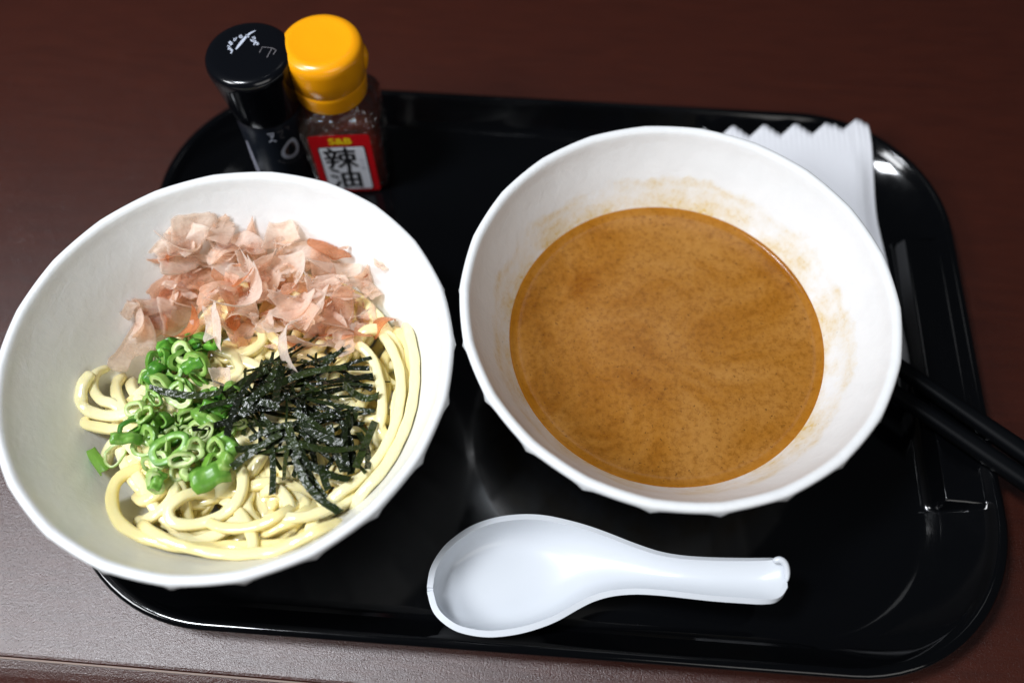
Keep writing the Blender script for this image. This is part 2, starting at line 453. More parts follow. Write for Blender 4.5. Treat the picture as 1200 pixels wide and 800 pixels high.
def build_bowl(loc, rot, mat):
    per = 8; n = NRIB*per
    V, Fc = [], []
    prof = [p+('i',) for p in INNER[1:]] + [p+('l',) for p in LIP] + [p+('o',) for p in OUTER]
    rr = random.Random(3)
    jit = [rr.uniform(-0.35, 0.35) for _ in range(NRIB)]
    for r, z, kind in prof:
        for i in range(n):
            th = 2*math.pi*i/n
            ph = (i % per)/per*2*math.pi/NRIB - math.pi/NRIB
            f = 1-(1-math.cos(math.pi/NRIB)/math.cos(ph))*0.42
            d = min(i % per, per-i % per)
            if kind == 'o' and z > 0.012:
                rib = math.exp(-(d/0.8)**2)*0.0011*min(1, max(0, (0.083-z)/0.004)) - 0.0004
                k = f*1.0; add = rib
            elif kind == 'o': k, add = 1.0, 0.0
            elif kind == 'l': k, add = 1+(f-1)*0.9, 0.0
            else:
                w_ = min(1, max(0, (z-0.05)/0.03)); k, add = 1+(f-1)*0.65*w_, 0.0
            q = r*k+add
            V.append((q*math.cos(th), q*math.sin(th), z))
    Fc = grid_faces(n, len(prof), True, flip=True)
    b = len(V); V.append((0, 0, INNER[0][1])); V.append((0, 0, 0.0050))
    m = (len(prof)-1)*n
    for i in range(n):
        Fc.append((b, i, (i+1) % n)); Fc.append((b+1, m+(i+1) % n, m+i))
    o = link('bowl', V, Fc, mat, None, True, loc)
    o.rotation_euler = (0, 0, rot)
    return o
BZ = 0.0046
LBC = Vector((-0.1190, 0.1594, BZ)); RBC = Vector((0.0720, 0.1876, BZ))
INNER_Z0 = BZ
def cut(a): return [(r, z*(0.0836-BZ)/0.0839) for r, z in a]
INNER, LIP, OUTER = cut(INNER), cut(LIP), cut(OUTER)
tag(build_bowl(LBC, math.radians(4), M['bowl']), 'white ribbed bowl filled with noodles, bonito, green onion and seaweed', 'bowl', 'white ribbed bowls on the tray')
tag(build_bowl(RBC, math.radians(-3), M['soupbowl']), 'white ribbed bowl holding brown dipping soup, with splashes on its wall', 'bowl', 'white ribbed bowls on the tray')
def inner_z(r):
    rs = [p[0] for p in INNER]; zs = [p[1] for p in INNER]
    return np.interp(r, rs, zs)+BZ

# soup
def build_soup():
    zs = 0.0402; rw = float(np.interp(zs, [p[1] for p in INNER], [p[0] for p in INNER]))
    prof = [(rw*k, zs) for k in (0.2, 0.4, 0.6, 0.8, 0.9)] + [(rw*(0.92+0.01*q), zs+0.0013*(q/8)**3) for q in range(1, 9)] + [(rw+0.0016, zs+0.00135)]
    n = 128; V = [(0, 0, zs)]; Fc = []
    for r, z in prof:
        for i in range(n):
            a = 2*math.pi*i/n; V.append((r*math.cos(a), r*math.sin(a), z))
    for i in range(n): Fc.append((0, 1+i, 1+(i+1) % n))
    Fc += [tuple(1+q for q in f) for f in grid_faces(n, len(prof), True, flip=True)]
    o = link('soup', V, Fc, M['soup'], None, True, RBC)
    tag(o, 'thick brown sesame dipping soup in the right bowl', 'soup')
build_soup()

def zone_label(kind, p):
    u, v = survey(p)
    if kind == 'noodle':
        if v > 600: return 'pale yellow udon noodle looping along the near side of the left bowl'
        if u < 190: return 'pale yellow udon noodle looping out at the left, beside the green onion'
        if u > 425: return 'pale yellow udon noodle running along the right wall of the left bowl'
        if v > 530: return 'pale yellow udon noodle just below the seaweed and green onion'
        return 'pale yellow udon noodle lying under the toppings in the left bowl'
    if kind == 'bonito':
        if v < 300: return 'thin pinkish bonito flake along the far edge of the heap'
        if u < 225: return 'thin pinkish bonito flake in the left part of the heap'
        if u > 385: return 'thin pinkish bonito flake in the right part of the heap'
        if v > 375: return 'thin pinkish bonito flake at the near edge of the heap, by the seaweed'
        return 'thin pinkish bonito flake in the thick middle of the heap'
    if kind == 'nori':
        if v > 520: return 'dark seaweed strip at the lower fringe of the tangle, over bare noodles'
        if u > 400: return 'dark seaweed strip at the right fringe of the tangle'
        if u < 290: return 'dark seaweed strip at the left end of the tangle, reaching the green onion'
        if v < 440: return 'dark seaweed strip at the top of the tangle, under the bonito'
        return 'dark seaweed strip in the dense middle of the tangle'
    if v < 435: return 'green onion slice at the far end of its heap, by the bonito'
    if u > 240: return 'green onion slice on the right side of its heap, touching the seaweed'
    if v > 535: return 'green onion slice at the near end of its heap'
    if u < 178: return 'green onion slice on the left side of its heap'
    return 'green onion slice in the middle of its heap'

# ------------------------------------------------------------------ contents of the left bowl: a height map that each piece is laid on
G = 0.0008; GN = 240
gx = (np.arange(GN)-GN/2)*G
GXX, GYY = np.meshgrid(gx, gx, indexing='ij')
GRR = np.hypot(GXX, GYY)
HF = np.maximum(inner_z(np.minimum(GRR, 0.0912)), 0.024+0.014*(1-(GRR/0.066)**2))
def cell(x, y): return int(round((x-LBC.x)/G+GN/2)), int(round((y-LBC.y)/G+GN/2))
def hmax(x, y, r):
    i, j = cell(x, y); k = max(1, int(round(r/G)))
    i0, i1, j0, j1 = max(0, i-k), min(GN, i+k+1), max(0, j-k), min(GN, j+k+1)
    if i0 >= i1 or j0 >= j1: return 0.07
    return float(HF[i0:i1, j0:j1].max())
def stamp(x, y, z, r):
    i, j = cell(x, y); k = int(math.ceil(r/G))
    i0, i1, j0, j1 = max(0, i-k), min(GN, i+k+1), max(0, j-k), min(GN, j+k+1)
    if i0 >= i1 or j0 >= j1: return
    dx = GXX[i0:i1, j0:j1]-(x-LBC.x); dy = GYY[i0:i1, j0:j1]-(y-LBC.y)
    q = r*r-dx*dx-dy*dy
    HF[i0:i1, j0:j1] = np.maximum(HF[i0:i1, j0:j1], np.where(q > 0, z+np.sqrt(np.maximum(q, 0)), 0))
def on_pile(px, py, up=0.0):
    p = at(px, py, 0.055)
    for _ in range(5): p = at(px, py, 0.5*p.z+0.5*(hmax(p.x, p.y, 0.0025)+up))
    return p
def smooth1(a, n):
    for _ in range(n):
        b = a.copy(); b[1:-1] = 0.25*a[:-2]+0.5*a[1:-1]+0.25*a[2:]; a = b
    return a
def drape(P, r, gap=0.0, dip=True, cap=None):
    z0 = np.array([hmax(x, y, r*0.75)+r*0.8+gap for x, y in P])
    z = z0.copy()
    z = smooth1(z, 26)
    for _ in range(3): z = smooth1(np.maximum(z, z0-0.0024), 8)
    if cap: z = np.minimum(z, cap+0.15*np.maximum(0, z-cap))
    if dip:
        n = len(z); e = np.minimum(np.arange(n), n-1-np.arange(n))
        z = z-0.0075*np.clip(1-e/7.0, 0, 1)**1.5
    for (x, y), zz in zip(P, z): stamp(x, y, zz, r*0.93)
    return z

def tube(name, P3, r, mat, squash=0.9, twist=0.0, seg=16):
    P3 = np.array(P3); n = len(P3)
    T = np.gradient(P3, axis=0); T /= np.linalg.norm(T, axis=1)[:, None]
    V = []
    up = np.array([0, 0, 1.0])
    for i in range(n):
        s = np.cross(T[i], up); s /= max(1e-6, np.linalg.norm(s)); u = np.cross(s, T[i])
        e = min(i, n-1-i); k = [0.72, 0.95, 1.0][min(e, 2)]
        rk = r*k*(1+0.05*math.sin(i*0.9+r*9e4))
        for q in range(seg):
            a = 2*math.pi*(q+0.5)/seg+twist*i
            ca, sa = math.cos(a), math.sin(a)
            m = (abs(ca)**4.2+abs(sa)**4.2)**(-1/4.2)         # rounded square section
            V.append(P3[i]+rk*m*(ca*s+squash*sa*u))
    Fc = grid_faces(seg, n, True)
    Fc.append(tuple(range(seg))[::-1]); Fc.append(tuple(range((n-1)*seg, n*seg)))
    o = P3.mean(axis=0)
    return link(name, np.array(V)-o, Fc, mat, None, True, tuple(o))

NR = 0.00242
NOODLE_LABEL = 'thick pale yellow udon noodle coiled among the others in the left bowl'
def noodle(xy, r=NR, label=NOODLE_LABEL, group='udon noodles in the left bowl', gap=0.0, dip=True, zg=None):
    P = catmull(xy, 0.0016)
    PX = [survey((x, y, zg)) for x, y in P] if zg else None
    C0 = np.array([LBC.x, LBC.y])
    for it in range(4 if zg else 1):
        # keep the strand inside the bowl wall
        d = P-C0; rad = np.hypot(d[:, 0], d[:, 1]); az_ = np.degrees(np.arctan2(d[:, 1], d[:, 0])) % 360
        lim = 0.0835 if zg else np.interp(az_, [0, 60, 100, 130, 175, 195, 250, 275, 360], [0.071, 0.064, 0.054, 0.042, 0.042, 0.058, 0.064, 0.071, 0.071])
        k = np.minimum(1, lim/np.maximum(rad, 1e-6)); P = C0+d*k[:, None]
        if not zg or it == 3: break
        z0 = smooth1(np.array([hmax(x, y, r*0.75)+r*0.8 for x, y in P]), 26)
        P = np.array([at(u, v, zz)[:2] for (u, v), zz in zip(PX, z0)])
    z = drape(P, r, gap, dip, None if zg else 0.0465)
    o = tube('noodle', np.column_stack([P, z]), r, M['noodle'], random.uniform(0.80, 0.96), random.uniform(-0.05, 0.05))
    return tag(o, zone_label('noodle', o.location) if label is NOODLE_LABEL else label, 'noodle', group)

def loop_path(cx, cy, r0, turn, n, wob):
    a = random.uniform(0, 6.28); pts = []
    for k in range(n):
        t = a+turn*k/(n-1); rr_ = r0*(1+wob*math.sin(2.3*k+a))
        pts.append((cx+rr_*math.cos(t), cy+rr_*math.sin(t)*random.uniform(0.85, 1.05)))
    return pts
# buried strands
for k in range(104):
    a = random.uniform(0, 6.28); d = 0.058*math.sqrt(random.random()) if k > 40 else random.uniform(0.040, 0.060)
    pts = loop_path(LBC.x+d*math.cos(a), LBC.y+d*math.sin(a), random.uniform(0.010, 0.030), random.uniform(2.4, 6.4)*random.choice((-1, 1)), 9, 0.10)
    noodle(pts, NR*random.uniform(0.92, 1.05))
for k in range(40):
    a = math.radians(random.uniform(190, 290)); d = random.uniform(0.030, 0.060)
    noodle(loop_path(LBC.x+d*math.cos(a), LBC.y+d*math.sin(a), random.uniform(0.010, 0.024), random.uniform(2.4, 5.6)*random.choice((-1, 1)), 9, 0.10), NR*random.uniform(0.92, 1.05))
def Z3(u, v): return 80+u/2.667, 370+v/2.667      # survey notes were taken on an enlargement
for pts in ([(150, 545), (175, 575), (205, 590), (240, 585)], [(170, 600), (200, 615), (240, 620), (270, 600)], [(162, 560), (186, 600), (230, 636), (280, 640)], [(190, 540), (212, 570), (216, 610)],
            [(140, 500), (160, 530), (200, 545)], [(120, 470), (150, 490), (190, 480)], [(150, 440), (165, 470), (200, 500)]):
    q = [at(x, y, 0.040) for x, y in pts]
    noodle([(p.x, p.y) for p in q], NR, zg=0.040)
TR3 = [
    ([(90, 460), (125, 420), (165, 385), (240, 380), (300, 420)], 0.044),
    ([(640, 310), (720, 330), (800, 350), (900, 300), (940, 200)], 0.045),
    ([(1010, 20), (1062, 90), (1072, 180), (1060, 260), (1035, 330)], 0.050),
    ([(905, 40), (960, 45), (1020, 80), (1045, 170), (1055, 260), (1040, 360), (985, 450), (910, 510), (820, 545)], 0.049),
    ([(770, 110), (800, 140), (795, 200), (760, 260)], 0.050),
    ([(900, 10), (885, 90), (840, 170), (800, 230)], 0.052),
    ([(190, 545), (235, 575), (290, 545), (330, 500), (360, 470)], 0.045),
    ([(130, 165), (95, 185), (85, 230), (108, 268), (150, 280), (190, 330)], 0.048),
    ([(150, 165), (160, 245), (195, 330), (240, 400), (270, 470)], 0.049),
    ([(22, 128), (26, 200), (45, 275), (80, 308), (140, 318), (210, 295), (260, 260)], 0.052),
    ([(32, 300), (62, 342), (135, 358), (215, 352), (290, 330)], 0.050),
    ([(190, 628), (250, 636), (300, 600), (330, 550), (300, 490)], 0.046),
    ([(560, 330), (608, 380), (606, 440), (560, 490), (520, 500)], 0.050),
    ([(500, 545), (580, 530), (650, 520), (730, 545), (790, 590)], 0.047),
    ([(640, 580), (690, 560), (745, 590), (765, 640), (740, 690)], 0.047),
    ([(560, 530), (556, 590), (585, 645), (640, 662), (700, 640), (760, 600)], 0.049),
    ([(600, 690), (660, 685), (715, 640), (740, 590), (700, 545)], 0.048),
    ([(320, 640), (330, 690), (400, 705), (480, 680), (530, 640), (600, 610)], 0.046),
    ([(215, 455), (165, 505), (140, 570), (150, 630), (200, 675), (290, 708), (400, 724), (500, 722), (590, 722), (680, 712), (735, 680)], 0.047),
    ([(470, 590), (530, 610), (565, 660), (578, 710), (560, 752)], 0.049),
    ([(590, 735), (655, 722), (715, 700), (735, 655)], 0.047),
    ([(760, 585), (830, 600), (882, 575), (878, 535), (820, 510), (740, 500)], 0.051),
    ([(860, 312), (925, 318), (1000, 325), (1040, 300)], 0.050),
    ([(900, 85), (960, 150), (992, 220), (985, 300), (975, 350), (1000, 378), (1045, 350)], 0.053),
    ([(470, 545), (400, 550), (345, 570), (312, 605), (330, 645), (395, 652), (470, 630), (530, 575), (545, 500), (500, 430)], 0.051),
    ([(800, 560), (700, 640), (640, 665), (590, 668)], 0.049),
    ([(790, 470), (860, 480), (930, 455), (1000, 400)], 0.050),
    ([(690, 660), (690, 585), (650, 540), (590, 540)], 0.050),
    ([(1010, 30), (955, 40), (915, 60), (885, 110)], 0.054),
    ([(300, 480), (350, 440), (420, 450), (480, 500)], 0.050),
]
for k, (pts, zg) in enumerate(TR3):
    q = [at(*Z3(u, v), zg) for u, v in pts]
    lab, grp = NOODLE_LABEL, 'udon noodles in the left bowl'
    if k == 9: lab = 'udon noodle with its cut end standing up against the left bowl wall'
    noodle([(p.x, p.y) for p in q], NR*random.uniform(0.96, 1.06), lab, grp, dip=(k not in (9,)), zg=zg)

for pts in ([(152, 604), (200, 634), (270, 650), (345, 640), (400, 612)], [(300, 604), (362, 604), (422, 574), (458, 516), (466, 450)], [(474, 372), (486, 424), (480, 486), (452, 546), (410, 590)],
            [(446, 384), (468, 434), (464, 494), (432, 552), (376, 592)], [(228, 600), (262, 618), (312, 612), (350, 584)], [(404, 392), (436, 420), (448, 470), (440, 520)]):
    q = [at(x, y, 0.048) for x, y in pts]
    noodle([(p.x, p.y) for p in q], NR*random.uniform(0.88, 0.98), zg=0.048)
HFN = HF.copy()                                # the noodles alone
def nmax(x, y):
    i, j = cell(x, y); return float(HFN[max(0, i-3):i+4, max(0, j-3):j+4].max())
# ------------------------------------------------------------------ sliced scallion
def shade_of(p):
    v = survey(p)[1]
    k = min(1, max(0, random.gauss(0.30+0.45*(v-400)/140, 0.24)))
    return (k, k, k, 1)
def scallion(p, a, b, h, wall, arc, tilt, az, spin, label=None, cone=0.0, nested=False):
    n = 22; full = arc >= 6.28
    cnt = n if full else n+1
    V = []; A = []
    rows = [(0, -1), (0, 1), (wall, 1), (wall, -1)]
    wob = random.uniform(0, 6.28)
    for off, s in rows:
        for i in range(cnt):
            t = arc*i/n-arc/2
            k = 1+0.11*math.sin(2*t+wob)+0.05*math.sin(3*t+2*wob)+0.02*math.sin(7*t+wob)
            V.append(((a*k-off)*math.cos(t)*(1+cone*s), (b*k-off)*math.sin(t)*(1+cone*s), s*h/2+0.0004*math.sin(3*t+wob)))
            A.append(0.0 if off == 0 else 1.0)
    Fc = []
    for rw in range(4):
        r2 = (rw+1) % 4
        for i in range(cnt if full else cnt-1):
            j = (i+1) % cnt
            Fc.append((rw*cnt+i, rw*cnt+j, r2*cnt+j, r2*cnt+i))
    if nested and full:
        a2, b2 = a-wall-0.0005, b-wall-0.0005
        if min(a2, b2) > 0.0012:
            st = len(V); w2 = min(a2, b2)*0.45; dz = random.uniform(-0.0006, 0.0006)
            for off, s in ((0, -1), (0, 1), (w2, 1), (w2, -1)):
                for i in range(cnt):
                    t = arc*i/n-arc/2; k = 1+0.08*math.sin(2*t+wob+1)
                    V.append(((a2*k-off)*math.cos(t), (b2*k-off)*math.sin(t), s*h*0.47+dz)); A.append(0.7 if off == 0 else 1.0)
            for rw in range(4):
                r2 = (rw+1) % 4
                for i in range(cnt):
                    j = (i+1) % cnt
                    Fc.append((st+rw*cnt+i, st+rw*cnt+j, st+r2*cnt+j, st+r2*cnt+i))
    if not full:
        Fc.append((0, cnt, 2*cnt, 3*cnt)); Fc.append((cnt-1, 4*cnt-1, 3*cnt-1, 2*cnt-1))
    o = link('green_onion_slice', V, Fc, M['scallion'], None, True)
    at_ = o.data.attributes.new('depth_in_wall', 'FLOAT', 'POINT')
    at_.data.foreach_set('value', A)
    bv = o.modifiers.new('bevel', 'BEVEL'); bv.width = min(0.0003, wall*0.25); bv.segments = 2; bv.limit_method = 'ANGLE'
    rot = Matrix.Rotation(az, 3, 'Z') @ Matrix.Rotation(tilt, 3, 'X') @ Matrix.Rotation(spin, 3, 'Z')
    zs = [(rot @ Vector(v)).z for v in V]
    base = min(hmax(p.x, p.y, 0.0022), nmax(p.x, p.y)+0.009)
    zc = base-min(zs)-0.0012-0.25*(max(zs)-min(zs))
    o.rotation_euler = rot.to_euler(); o.location = (p.x, p.y, zc)
    top = max(zs); stamp(p.x, p.y, zc+top*0.55-0.0026, 0.0030)
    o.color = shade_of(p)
    tag(o, label or zone_label('onion', p), 'green onion', 'green onion slices heaped on the noodles')
    return o
spots = [(172, 468), (186, 482), (206, 470), (226, 482), (160, 496), (178, 508), (214, 512), (196, 440), (214, 428), (232, 440), (182, 430), (200, 408), (218, 402), (236, 420), (184, 452), (222, 455),
         (246, 500), (262, 486), (240, 470), (206, 455), (168, 520), (186, 532), (222, 540), (240, 522), (206, 548), (258, 512), (272, 500), (184, 412), (206, 424), (252, 460), (268, 470), (192, 496), (234, 505),
         (170, 448), (242, 404), (228, 412), (212, 488), (196, 516), (218, 530), (158, 482), (250, 535), (264, 528), (178, 548), (190, 558)]
for k, (x, y) in enumerate(spots+[(x+7, y-6) for x, y in spots[::2]]+[(x-4, y+7) for x, y in spots[1::3]]):
    p = on_pile(x+random.uniform(-5, 5), y+random.uniform(-5, 5), 0.001)
    a = random.uniform(0.0034, 0.0062); b = a*random.uniform(0.48, 0.95)
    scallion(p, a, b, random.uniform(0.0024, 0.0046), b*random.uniform(0.36, 0.58), 6.2832 if random.random() < 0.66 else random.uniform(2.0, 4.2),
             random.uniform(0, 1.15), random.uniform(-1.2, 1.2), random.uniform(0, 6.28), cone=random.uniform(0, 0.10), nested=random.random() < 0.15)
def leaf(p, L, wd, az, tilt, label=None):
    nu, nv = 9, 7; V = []; A = []
    k1 = random.uniform(0, 6.28); cur = random.uniform(0.25, 0.6)
    for th in (0, 1):
        for j in range(nv):
            for i in range(nu):
                x, y = (i/(nu-1)-0.5)*L*(1+0.06*math.sin(j*1.3+k1)), (j/(nv-1)-0.5)*wd*(1+0.07*math.sin(i*0.9+k1))
                z = -cur*(y*y)/wd*3-0.3*x*x/L+0.0006*math.sin(i*1.4+k1)+0.0005*math.sin(j*1.9+k1)+th*0.0005
                V.append((x*(1-0.10*(2*y/wd)**2), y*(1-0.12*(2*x/L)**2), z)); A.append(0.15*th if random.random() < 0.8 else 0.6)
    N = nu*nv
    Fc = [tuple(f[::-1]) for f in grid_faces(nu, nv)]+[tuple(N+q for q in f) for f in grid_faces(nu, nv)]
    ring = list(range(nu))+[j*nu+nu-1 for j in range(1, nv)]+[(nv-1)*nu+i for i in range(nu-2, -1, -1)]+[j*nu for j in range(nv-2, 0, -1)]
    for a, b in zip(ring, ring[1:]+ring[:1]): Fc.append((a, b, N+b, N+a))
    o = link('green_onion_slice', V, Fc, M['scallion'], None, True)
    o.data.attributes.new('depth_in_wall', 'FLOAT', 'POINT').data.foreach_set('value', A)
    rot = Matrix.Rotation(az, 3, 'Z') @ Matrix.Rotation(tilt, 3, 'Y')
    zs = [(rot @ Vector(v)).z for v in V]
    zc = min(hmax(p.x, p.y, 0.003), nmax(p.x, p.y)+0.011)-min(zs)-0.002-0.3*(max(zs)-min(zs))
    o.rotation_euler = rot.to_euler(); o.location = (p.x, p.y, zc)
    stamp(p.x, p.y, zc-0.003, 0.003)
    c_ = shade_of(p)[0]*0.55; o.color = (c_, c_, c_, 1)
    return tag(o, label or zone_label('onion', p), 'green onion', 'green onion slices heaped on the noodles')
for x, y, L, wd, az, tl in ((246, 556, 0.016, 0.012, 0.5, 0.1), (262, 545, 0.010, 0.007, 1.2, -0.2), (152, 514, 0.013, 0.006, 0.2, 0.5), (182, 561, 0.009, 0.006, 1.4, 0.2),
                             (268, 520, 0.012, 0.007, -0.8, 0.3), (200, 405, 0.012, 0.009, 0.3, 0.5), (176, 436, 0.011, 0.008, 1.0, -0.4), (240, 490, 0.014, 0.006, -0.6, 0.2),
                             (222, 424, 0.010, 0.007, 0.4, -0.3), (254, 478, 0.012, 0.007, -0.3, 0.2)):
    leaf(on_pile(x, y, 0.001), L, wd, az, tl)
scallion(on_pile(135, 533), 0.0052, 0.0044, 0.0028, 0.0011, 6.2832, 0.35, 0.7, 0.4, 'pale open green onion ring lying apart at the left end of the heap')
scallion(on_pile(113, 540), 0.0019, 0.0026, 0.0140, 0.0008, 2.8, 1.45, 0.75, 1.57, 'long dark green onion sliver at the far left against the bowl wall')
scallion(on_pile(199, 526), 0.0084, 0.0066, 0.0040, 0.0030, 6.2832, 0.10, 0.2, 0.3, 'largest pale green onion ring, thick walled, facing up in the heap')

# ------------------------------------------------------------------ shredded nori
def nori(p, ang, L, wd, label=None, roll=None, lift=0.0, tilt=0.0):
    n = 14; V = []
    roll = random.gauss(0, 0.40) if roll is None else roll
    d = Vector((math.cos(ang), math.sin(ang), 0)); s = Vector((-d.y, d.x, 0))
    curve = random.uniform(-0.22, 0.22)
    P = []
    for i in range(n):
        t = (i/(n-1)-0.5)*L
        c = p+d*t+s*(curve*t*t/L*2)
        P.append((c.x, c.y))
    z0 = np.array([hmax(x, y, 0.0014) for x, y in P])
    z = z0.copy()
    for _ in range(3): z = np.maximum(smooth1(z, 10), z0-0.0045)
    z = smooth1(z, 16)+0.0006+lift+random.uniform(0, 0.0015)
    tt = np.linspace(-0.5, 0.5, n); z = z+tilt*tt*L
    tw = random.uniform(-0.5, 0.5); ph = random.uniform(0, 6.28)
    for side, th in ((-1, 1), (1, 1), (1, -1), (-1, -1)):
        for i in range(n):
            a = roll+tw*tt[i]*2
            o = s*(side*wd/2*math.cos(a)); zz = side*wd/2*math.sin(a)
            nz = th*0.00014
            V.append((P[i][0]+o.x, P[i][1]+o.y, z[i]+zz+nz+0.00012*math.sin(i*1.7+ph)+0.00010*side*math.sin(i*2.9+ph)))
    Fc = []
    for rw in range(4):
        r2 = (rw+1) % 4
        for i in range(n-1): Fc.append((rw*n+i, rw*n+i+1, r2*n+i+1, r2*n+i))
    Fc.append((0, n, 2*n, 3*n)); Fc.append((n-1, 4*n-1, 3*n-1, 2*n-1))
    o0 = np.array([P[n//2][0], P[n//2][1], z[n//2]])
    o = link('seaweed_strip', np.array(V)-o0, Fc, M['nori'], None, False, tuple(o0))
    for (x, y), zz in zip(P, z): stamp(x, y, zz-0.0014, 0.0016)
    tag(o, label or zone_label('nori', o.location), 'seaweed', 'shredded seaweed strips on the noodles')
    return o
def nori_px(x0, y0, x1, y1, zg, wd=0.0032, **kw):
    zg = on_pile((x0+x1)/2, (y0+y1)/2, 0.001).z
    a, b = at(x0, y0, zg), at(x1, y1, zg); m = (a+b)/2; d = b-a
    return nori(m, math.atan2(d.y, d.x), d.length, wd, **kw)
for k in range(62):
    r = math.sqrt(random.random()); a = random.uniform(0, 6.28)
    x, y = 348+72*r*math.cos(a), 462+44*r*math.sin(a)
    an = random.choice((random.gauss(0.28, 0.35), random.gauss(0.28, 0.35), random.gauss(0.9, 0.4), random.gauss(-0.7, 0.4)))
    nori(on_pile(x, y), an, random.uniform(0.018, 0.040), random.uniform(0.0012, 0.0023))
for k in range(22):
    x, y = random.uniform(300, 425), random.uniform(488, 540)
    an = random.choice((random.gauss(1.5, 0.25), random.gauss(-1.0, 0.3), random.gauss(0.2, 0.25)))
    nori(on_pile(x, y), an, random.uniform(0.014, 0.026), random.uniform(0.0018, 0.0030))
for q in [(320, 500, 322, 580), (336, 510, 392, 608), (355, 520, 366, 572), (385, 500, 398, 548), (408, 500, 418, 560), (424, 505, 438, 556), (438, 492, 418, 552), (404, 480, 404, 556),
          (352, 530, 432, 528), (345, 540, 412, 572), (270, 545, 330, 508), (228, 510, 318, 472), (262, 462, 312, 430), (300, 460, 402, 420), (380, 452, 436, 436), (405, 462, 444, 470),
          (318, 448, 326, 420), (350, 500, 402, 524), (330, 560, 340, 530), (375, 545, 384, 574)]:
    nori_px(*q, 0.060)
nori_px(176, 460, 262, 468, 0.064, 0.0030, label='glinting seaweed strip lying across the green onion to the left', roll=0.1, lift=0.001)
nori_px(262, 512, 298, 432, 0.066, 0.0031, label='glinting straight seaweed strip leaning along the border with the green onion', roll=-0.15, lift=0.002)
nori_px(232, 466, 330, 470, 0.066, 0.0031, roll=0.0, lift=0.001)
nori_px(280, 486, 312, 452, 0.067, 0.0034, roll=0.1, lift=0.002)
nori_px(326, 478, 330, 430, 0.067, 0.0032, roll=0.15, lift=0.002)
nori_px(340, 545, 394, 609, 0.053, 0.0032, label='seaweed strip hanging lowest, pointing at the bowl rim', roll=0.1)

# ------------------------------------------------------------------ bonito flakes
def lay(p, W, lift, h):
    z = max(hmax(p.x+v.x*0.6, p.y+v.y*0.6, 0.001)-v.z*0.6 for v in W[::7])-0.0035+lift
    return z if h is None else min(z, hmax(p.x, p.y, 0.002)+0.004)+h
def bonito(p, L, asp, az, tilt, curl, lift, label=None, crumple=1.0, jag=0.06, h=None):
    nr = 6
    k1, k2 = random.uniform(0, 6.28), random.uniform(0, 6.28)
    nc = random.choice((4, 4, 5, 5, 6))
    ang = sorted(2*math.pi*(q+random.uniform(-0.28, 0.28))/nc+k1 for q in range(nc))
    cor = [(math.cos(a)*L/2*random.uniform(0.75, 1.15), math.sin(a)*L/2/asp*random.uniform(0.8, 1.2)) for a in ang]
    per = max(5, 36//nc); torn = random.sample(range(nc), 2); ring = []
    for q in range(nc):
        (x0, y0), (x1, y1) = cor[q], cor[(q+1) % nc]
        bow = random.uniform(-0.08, 0.14)
        for u in range(per):
            t = u/per; b_ = 1+bow*math.sin(math.pi*t)+random.uniform(-jag, jag)*(1.7 if q in torn else 0.3)
            if u == 0: b_ = 0.97
            ring.append(((x0+(x1-x0)*t)*b_, (y0+(y1-y0)*t)*b_))
    na = len(ring)
    V = [(0.0, 0.0)]
    for r in range(1, nr+1):
        q = r/nr
        for x, y in ring: V.append((x*q, y*q))
    f1 = random.uniform(0, 3.14); fo1 = random.uniform(-0.3, 0.3)*L; fs1 = random.uniform(-1.2, 1.2)*crumple
    f2 = random.uniform(0, 3.14); fo2 = random.uniform(-0.3, 0.3)*L; fs2 = random.uniform(-0.7, 0.7)*crumple
    W = []
    for x, y in V:
        z = curl*(x*x)/L*2.0
        z += fs1*abs(x*math.cos(f1)+y*math.sin(f1)-fo1)*0.6+fs2*abs(x*math.cos(f2)+y*math.sin(f2)-fo2)*0.5
        z += crumple*L*0.016*math.sin(x/L*13+k1)*math.cos(y/L*15+k2)+random.uniform(-1, 1)*0.00022*crumple
        W.append(Vector((x*(1-0.25*abs(curl)*(2*x/L)**2*0.5), y, z)))
    Fc = [(0, 1+i, 1+(i+1) % na) for i in range(na)]
    for r in range(nr-1):
        for i in range(na):
            a, b = 1+r*na+i, 1+r*na+(i+1) % na
            Fc += [(a, a+na, b+na), (a, b+na, b)]
    rot = Matrix.Rotation(az, 3, 'Z') @ Matrix.Rotation(tilt, 3, 'X')
    W = [rot @ v for v in W]
    zm = min(v.z for v in W); zs = sorted(v.z for v in W)[len(W)//6]
    q0 = survey(p)
    for _ in range(6): p = at(q0[0], q0[1], 0.5*p.z+0.5*lay(p, W, lift, h))
    zc = p.z
    for v in W:
        top_ = 0.079-zc
        if v.z > top_: v.z = top_+0.15*(v.z-top_)
    # nothing reaches into the bowl wall
    P = Vector((p.x, p.y, zc))
    for v in W:
        g = P+v; dx, dy = g.x-LBC.x, g.y-LBC.y; rr_ = math.hypot(dx, dy)
        lim = float(np.interp(g.z-BZ, [q[1] for q in INNER], [q[0] for q in INNER]))-0.0012
        if rr_ > lim:
            g.x = LBC.x+dx*lim/rr_; g.y = LBC.y+dy*lim/rr_; v.x, v.y = g.x-P.x, g.y-P.y
    o = link('bonito_flake', W, Fc, M['bonito'], None, True, tuple(P))
    sd = o.modifiers.new('thickness', 'SOLIDIFY'); sd.thickness = 0.00008; sd.offset = 0
    tag(o, label or zone_label('bonito', P), 'bonito flake', 'bonito flakes heaped on the noodles')
    return o
poly = [(140, 400), (190, 335), (190, 268), (250, 255), (330, 280), (400, 285), (440, 330), (448, 375), (420, 398), (360, 408), (300, 408), (250, 400), (205, 408), (150, 425)]
